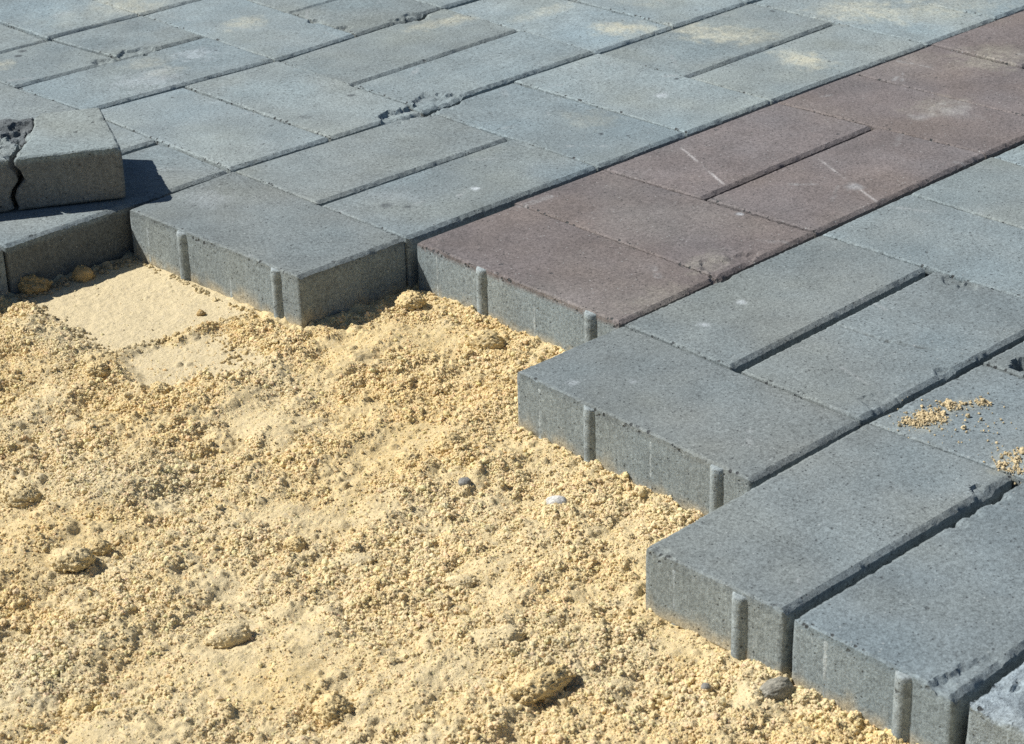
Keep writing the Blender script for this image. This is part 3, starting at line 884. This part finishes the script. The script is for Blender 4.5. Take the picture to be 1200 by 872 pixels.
def lump(name, x, y, size, rotz, color, mat, label, cat, sink=.35, seed=0, rough=.16, fine=.05, group=None):
    """size: full width, depth, height in metres"""
    V = ICO4.copy()
    o = seed * 3.7
    rough *= .75
    n = (vn(V[:, 0] * 1.6 + o, V[:, 1] * 1.6 + V[:, 2] * 1.1, 201 + seed) + .55 * vn(V[:, 0] * 3.3 + V[:, 2] * 2.1 + o, V[:, 1] * 3.3 - V[:, 2] * 1.7, 202 + seed)) * rough
    n += (vn(V[:, 0] * 9 + V[:, 2] * 5, V[:, 1] * 9 + V[:, 2] * 6 + o, 203 + seed) + .6 * vn(V[:, 0] * 19 - V[:, 2] * 11, V[:, 1] * 19 + V[:, 2] * 13, 204)) * fine * 1.3
    V = V * (1 + n)[:, None]
    V[:, 2] = np.where(V[:, 2] > 0, V[:, 2], V[:, 2] * .8)
    if mat is M_CLOD: color = tuple(.97 * c_ for c_ in color); size = (size[0] * 1.05, size[1] * 1.05, size[2] * .95)
    V = V * (np.array(size) / 2)
    c, s = math.cos(rotz), math.sin(rotz)
    V = np.c_[V[:, 0] * c - V[:, 1] * s, V[:, 0] * s + V[:, 1] * c, V[:, 2]]
    z = ground_z(x, y)
    org = np.array((x, y, z))
    V = V + org + np.array((0, 0, size[2] * (.5 - sink - (.10 if mat is M_CLOD else .04))))
    if mat is M_CLOD:
        cand = np.where((V[:, 2] > z + .0003))[0]
        npick = int(np.clip(size[0] * size[1] * 1e6 * .35, 8, 220))
        for q_ in rng.choice(cand, min(npick, len(cand)), replace=False):
            GRAINS.append((*V[q_], float(np.clip(.00055 * math.exp(rng.normal(0, .4)), .0003, .0013)), color))
    tint = np.array(color) * (1 + .12 * vn(V[:, 0] * 250, V[:, 1] * 250 + V[:, 2] * 200, 9))[:, None]
    ob = mesh_object(name, V, ICO4F.ravel(), np.arange(len(ICO4F)) * 3, tint, mat, None, True, org)
    tag(ob, label, cat, group)
    return ob


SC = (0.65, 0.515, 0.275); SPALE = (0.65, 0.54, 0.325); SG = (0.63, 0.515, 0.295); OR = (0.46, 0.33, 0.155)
XR = math.atan2(-0.6985, 0.7152)        # direction that runs across the picture
G1 = "sand clods lying on the loose sand"
lump("sand_clod", -0.3661, -0.2588, (.026, .022, .018), XR, SG, M_CLOD, "greyish clod cut by the left picture edge", "clod", .35, 1, .14, .06, G1)
lump("sand_clod", -0.3882, -0.3497, (.022, .018, .015), XR + .1, SG, M_CLOD, "knobbly greyish clod with a smaller lump leaning on it, left side", "clod", .28, 2, .16, .07, G1)
lump("sand_clod", -0.3682, -0.3452, (.014, .013, .012), XR, SC, M_CLOD, "small lump leaning on the knobbly greyish clod at left", "clod", .25, 3, .16, .07, G1)
lump("sand_clod", -0.3729, -0.4729, (.023, .016, .015), XR + .45, SPALE, M_CLOD, "smooth egg-shaped clod casting a clear shadow, lower left", "clod", .18, 4, .10, .03, G1)
lump("sand_clod", -0.4675, -0.4710, (.016, .015, .012), XR, SC, M_CLOD, "round clod low in the bottom left corner", "clod", .3, 5, .15, .07, G1)
lump("sand_clod", -0.3797, -0.5665, (.017, .018, .016), XR, SC, M_CLOD, "upright clod at the bottom edge left of the two big lumps", "clod", .3, 6, .16, .08, G1)
lump("sand_clod", -0.2826, -0.5826, (.032, .026, .017), XR + .2, SPALE, M_CLOD, "widest flat-topped pale lump in the lower middle of the sand", "clod", .42, 7, .15, .06, G1)
lump("sand_clod", -0.2953, -0.6301, (.036, .017, .017), XR + .75, SC, M_CLOD, "long finger-shaped clod below the widest pale lump", "clod", .36, 8, .14, .06, G1)
lump("sand_clod", -0.1490, -0.4039, (.018, .016, .014), XR, SC, M_CLOD, "lump in mid sand, left of the overhanging grey paver corner", "clod", .3, 9, .16, .08, G1)
lump("sand_clod", -0.0270, -0.3081, (.024, .018, .017), XR, SC, M_CLOD, "rounded clod against the foot of the front red-faced paver", "clod", .28, 10, .12, .06, G1)
lump("sand_clod", -0.0233, -0.2280, (.018, .017, .016), XR, SC, M_CLOD, "clod in the shaded nook between grey and red-faced pavers", "clod", .25, 11, .15, .07, G1)
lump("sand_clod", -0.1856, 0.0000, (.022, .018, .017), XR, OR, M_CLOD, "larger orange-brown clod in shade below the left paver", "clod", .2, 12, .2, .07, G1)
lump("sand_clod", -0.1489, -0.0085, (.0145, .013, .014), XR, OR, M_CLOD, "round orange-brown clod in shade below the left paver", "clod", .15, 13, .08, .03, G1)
lump("sand_clod", -0.2767, -0.4613, (.023, .012, .006), XR + .3, SPALE, M_CLOD, "thin pale flake of sand lying flat in mid sand", "clod", .3, 14, .12, .03, G1)
lump("sand_clod", -0.2526, -0.5245, (.018, .011, .008), XR + .1, SPALE, M_CLOD, "small flat clod above the widest pale lump", "clod", .32, 15, .14, .05, G1)
lump("sand_clod", -0.1763, -0.3974, (.016, .014, .011), XR, SC, M_CLOD, "low lump left of the lump beside the overhanging paver corner", "clod", .35, 16, .16, .08, G1)
lump("sand_clod", -0.4155, -0.4006, (.018, .014, .011), XR, SG, M_CLOD, "dull clod beneath the knobbly greyish clod, left side", "clod", .4, 17, .16, .08, G1)
lump("sand_clod", -0.2879, -0.4244, (.011, .011, .010), XR, SC, M_CLOD, "small upright crumb just left of the thin pale flake", "clod", .3, 18, .16, .08, G1)
lump("sand_clod", -0.2248, -0.2086, (.013, .013, .010), XR, SC, M_CLOD, "lump at the lower edge of the smooth pressed patch", "clod", .35, 19, .18, .09, G1)
lump("sand_clod", -0.2393, -0.1591, (.014, .013, .012), XR, SC, M_CLOD, "lump at the left corner of the smooth pressed patch", "clod", .35, 20, .18, .09, G1)
lump("sand_clod", -0.1298, -0.1257, (.0055, .005, .005), XR, OR, M_CLOD, "tiny brown crumb alone on the smooth pressed patch", "clod", .15, 21, .15, .06, G1)
lump("pebble", -0.1539, -0.5008, (.0125, .010, .007), XR, (0.50, 0.495, 0.465), M_STONE, "white pebble on the sand", "pebble", .15, 22, .10, .03)
lump("pebble", -0.1755, -0.4458, (.008, .007, .006), XR, (0.21, 0.21, 0.195), M_STONE, "small dark grey pebble in mid sand", "pebble", .3, 23, .10, .02)
lump("pebble", -0.2155, -0.7166, (.020, .013, .012), XR + .5, (0.25, 0.24, 0.20), M_STONE, "brownish grey stone wedged below two front pavers", "pebble", .35, 24, .12, .03)
lump("pebble", -0.2356, -0.6874, (.005, .0045, .004), XR, (0.25, 0.245, 0.225), M_STONE, "tiny grey pebble beside the wedged stone", "pebble", .25, 25, .08, .02)

# loose crumbs over the sand
nc = 900000
ca2 = rng.uniform(-.183, .437, nc); cb2 = rng.uniform(-.733, -.088, nc)
I = np.searchsorted(GA, ca2); J = np.searchsorted(GB, cb2)
ro = rough_amt[I, J]; clump = fbm(ca2 * 55, cb2 * 55, 71, 3)
keep = (rng.uniform(0, 1, nc) < np.clip(ro * (.72 + 1.0 * clump), .10 * (1 - smooth_mask[I, J]) + .015, 1)) & (ins[I, J] < .002)
ca2, cb2, I, J = ca2[keep], cb2[keep], I[keep], J[keep]
cr = np.clip(.00046 * np.exp(rng.normal(0, .60, len(ca2))), .0002, .0024) * (.8 + .3 * clump[keep]) * (.55 + .45 * ro[keep])
cx_ = ca_ * ca2 + sa_ * cb2; cy_ = -sa_ * ca2 + ca_ * cb2
cz_ = H[I, J] + cr * rng.uniform(-.55, .40, len(cr))
cc = sand_color(cx_, cy_) * rng.uniform(1.10, 1.32, (len(cx_), 1)) * (1 + rng.normal(0, .03, (len(cx_), 3)))
pts = [np.c_[cx_, cy_, cz_]]; rads = [cr]; cols = [cc]
# rubble in the shade below the left paver
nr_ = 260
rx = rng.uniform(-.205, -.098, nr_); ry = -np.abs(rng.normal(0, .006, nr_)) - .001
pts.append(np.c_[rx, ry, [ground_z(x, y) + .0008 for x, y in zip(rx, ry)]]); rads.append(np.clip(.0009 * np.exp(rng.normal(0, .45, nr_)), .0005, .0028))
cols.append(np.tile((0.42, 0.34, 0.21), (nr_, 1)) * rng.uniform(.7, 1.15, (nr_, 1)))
# crumbs along the imprint's front edge
for (p0, p1, n, sd) in (((-.2122, -.1324), (-.100, -.150), 150, .0022), ((-.204, -.01), (-.214, -.14), 160, .004), ((-.135, -.155), (-.16, -.22), 90, .006), ((-.102, -.02), (-.104, -.15), 70, .0015)):
    t = rng.uniform(0, 1, n); px = p0[0] + (p1[0] - p0[0]) * t + rng.normal(0, sd, n); py = p0[1] + (p1[1] - p0[1]) * t + rng.normal(0, sd, n)
    pts.append(np.c_[px, py, [ground_z(x, y) + .0004 for x, y in zip(px, py)]]); rads.append(np.clip(.0010 * np.exp(rng.normal(0, .4, n)), .0005, .003))
    cols.append(sand_color(px, py))
pts.append(np.array([g_[:3] for g_ in GRAINS])); rads.append(np.array([g_[3] for g_ in GRAINS]))
cols.append(np.array([g_[4] for g_ in GRAINS]) * rng.uniform(1.05, 1.25, (len(GRAINS), 1)))
crumb = crumbs_mesh("sand_crumbs", np.concatenate(pts), np.concatenate(rads), np.concatenate(cols), M_SAND)
tag(crumb, "damp yellow sand crumbs lying loose over the sand", kind="stuff")

# sand spilled on a laid paver
SP = [(0.0124,-0.6338,26,.0045),(0.0220,-0.6329,26,.0045),(0.0218,-0.6391,22,.004),(0.0090,-0.6310,14,.003),(0.0319,-0.6337,10,.004),(0.0440,-0.6336,20,.0028),(0.0447,-0.6410,6,.004),
      (0.0595,-0.6470,14,.003),(0.0139,-0.6947,6,.002),(0.0111,-0.7023,12,.0025),(0.0003,-0.7011,8,.003),(0.0009,-0.7091,12,.003),(0.0230,-0.7000,12,.003),(.03,-.66,8,.02),(0.012,-.70,8,.012)]
pp, rr_ = [], []
for (x, y, n, sd) in SP:
    for _ in range(n * 6):
        r = float(np.clip(.00044 * math.exp(rng.normal(0, .5)), .0002, .0015))
        w_ = 2.2 if rng.uniform() < .15 else .75
        gx, gy = rng.normal(0, sd * w_), rng.normal(0, sd * w_)
        pile = max(0.0, 1 - math.hypot(gx, gy) / (sd * 1.4))
        pp.append((x + gx, y + gy, r * .5 + pile * rng.uniform(0, .0014))); rr_.append(r)
spill = crumbs_mesh("spilled_sand", pp, rr_, np.tile((0.58, 0.475, 0.29), (len(pp), 1)) * rng.uniform(.8, 1.15, (len(pp), 1)), M_SAND)
tag(spill, "small crumbs of yellow sand spilled on a grey paver", kind="stuff")


# ------------------------------------------------------------------ loose pieces lying on the laid pavers
lz = T + .0012
lq = [(-0.1551, 0.0519), (-0.0888, 0.0150), (-0.0468, 0.1030), (-0.0868, 0.1268)]
ob = make_paver("cut_paver", lq, (0.205, 0.24, 0.242), M_GREY, .0015, lz, (0, 0),
                [(-.149, .058, .005, .003), (-.0888, .015, .005, .002), (-.06, .075, .006, .002), (-.125, .087, .006, .003)],
                None, 301, chamfer=(.0016, .0016), stains=False, side_base=(0.13, 0.13, 0.125), jag=('a1', 'b0', 'b1'), crack='a0')
tag(ob, "cut wedge-shaped grey paver piece lying on top of the paving", "paver", "loose pieces lying on the paving")
fq = [(-0.2260, 0.0902), (-0.1608, 0.0549), (-0.1262, 0.0935), (-0.1805, 0.1248)]
ob = make_paver("paver_fragment", fq, (0.215, 0.248, 0.25), M_BROKEN, .0012, lz, (0, 0),
                [(-.131, .091, .010, .011), (-.145, .096, .010, .008), (-.158, .106, .010, .008), (-.150, .075, .008, .003), (-.155, .060, .005, .003)],
                None, 302, chamfer=(.0015, .0015), rough=.0016, stains=False, side_base=(0.13, 0.13, 0.125), jag=('b0',), crack='a1')
tag(ob, "broken pale fragment left of the cut paver piece", "paver fragment", "loose pieces lying on the paving")
fq = [(-0.1770, 0.1260), (-0.1215, 0.0945), (-0.0910, 0.1290), (-0.1250, 0.1480)]
ob = make_paver("paver_fragment", fq, (0.115, 0.130, 0.138), M_BROKEN, .0012, lz - .001, (0, 0),
                [(-.125, .104, .012, .009), (-.108, .117, .011, .006), (-.14, .115, .012, .008)],
                None, 303, chamfer=(.0015, .0015), rough=.0034, stains=False, side_base=(0.12, 0.12, 0.115), thick=T - .001, jag=())
tag(ob, "darker crumbling fragment behind the pale one, at the left edge", "paver fragment", "loose pieces lying on the paving")
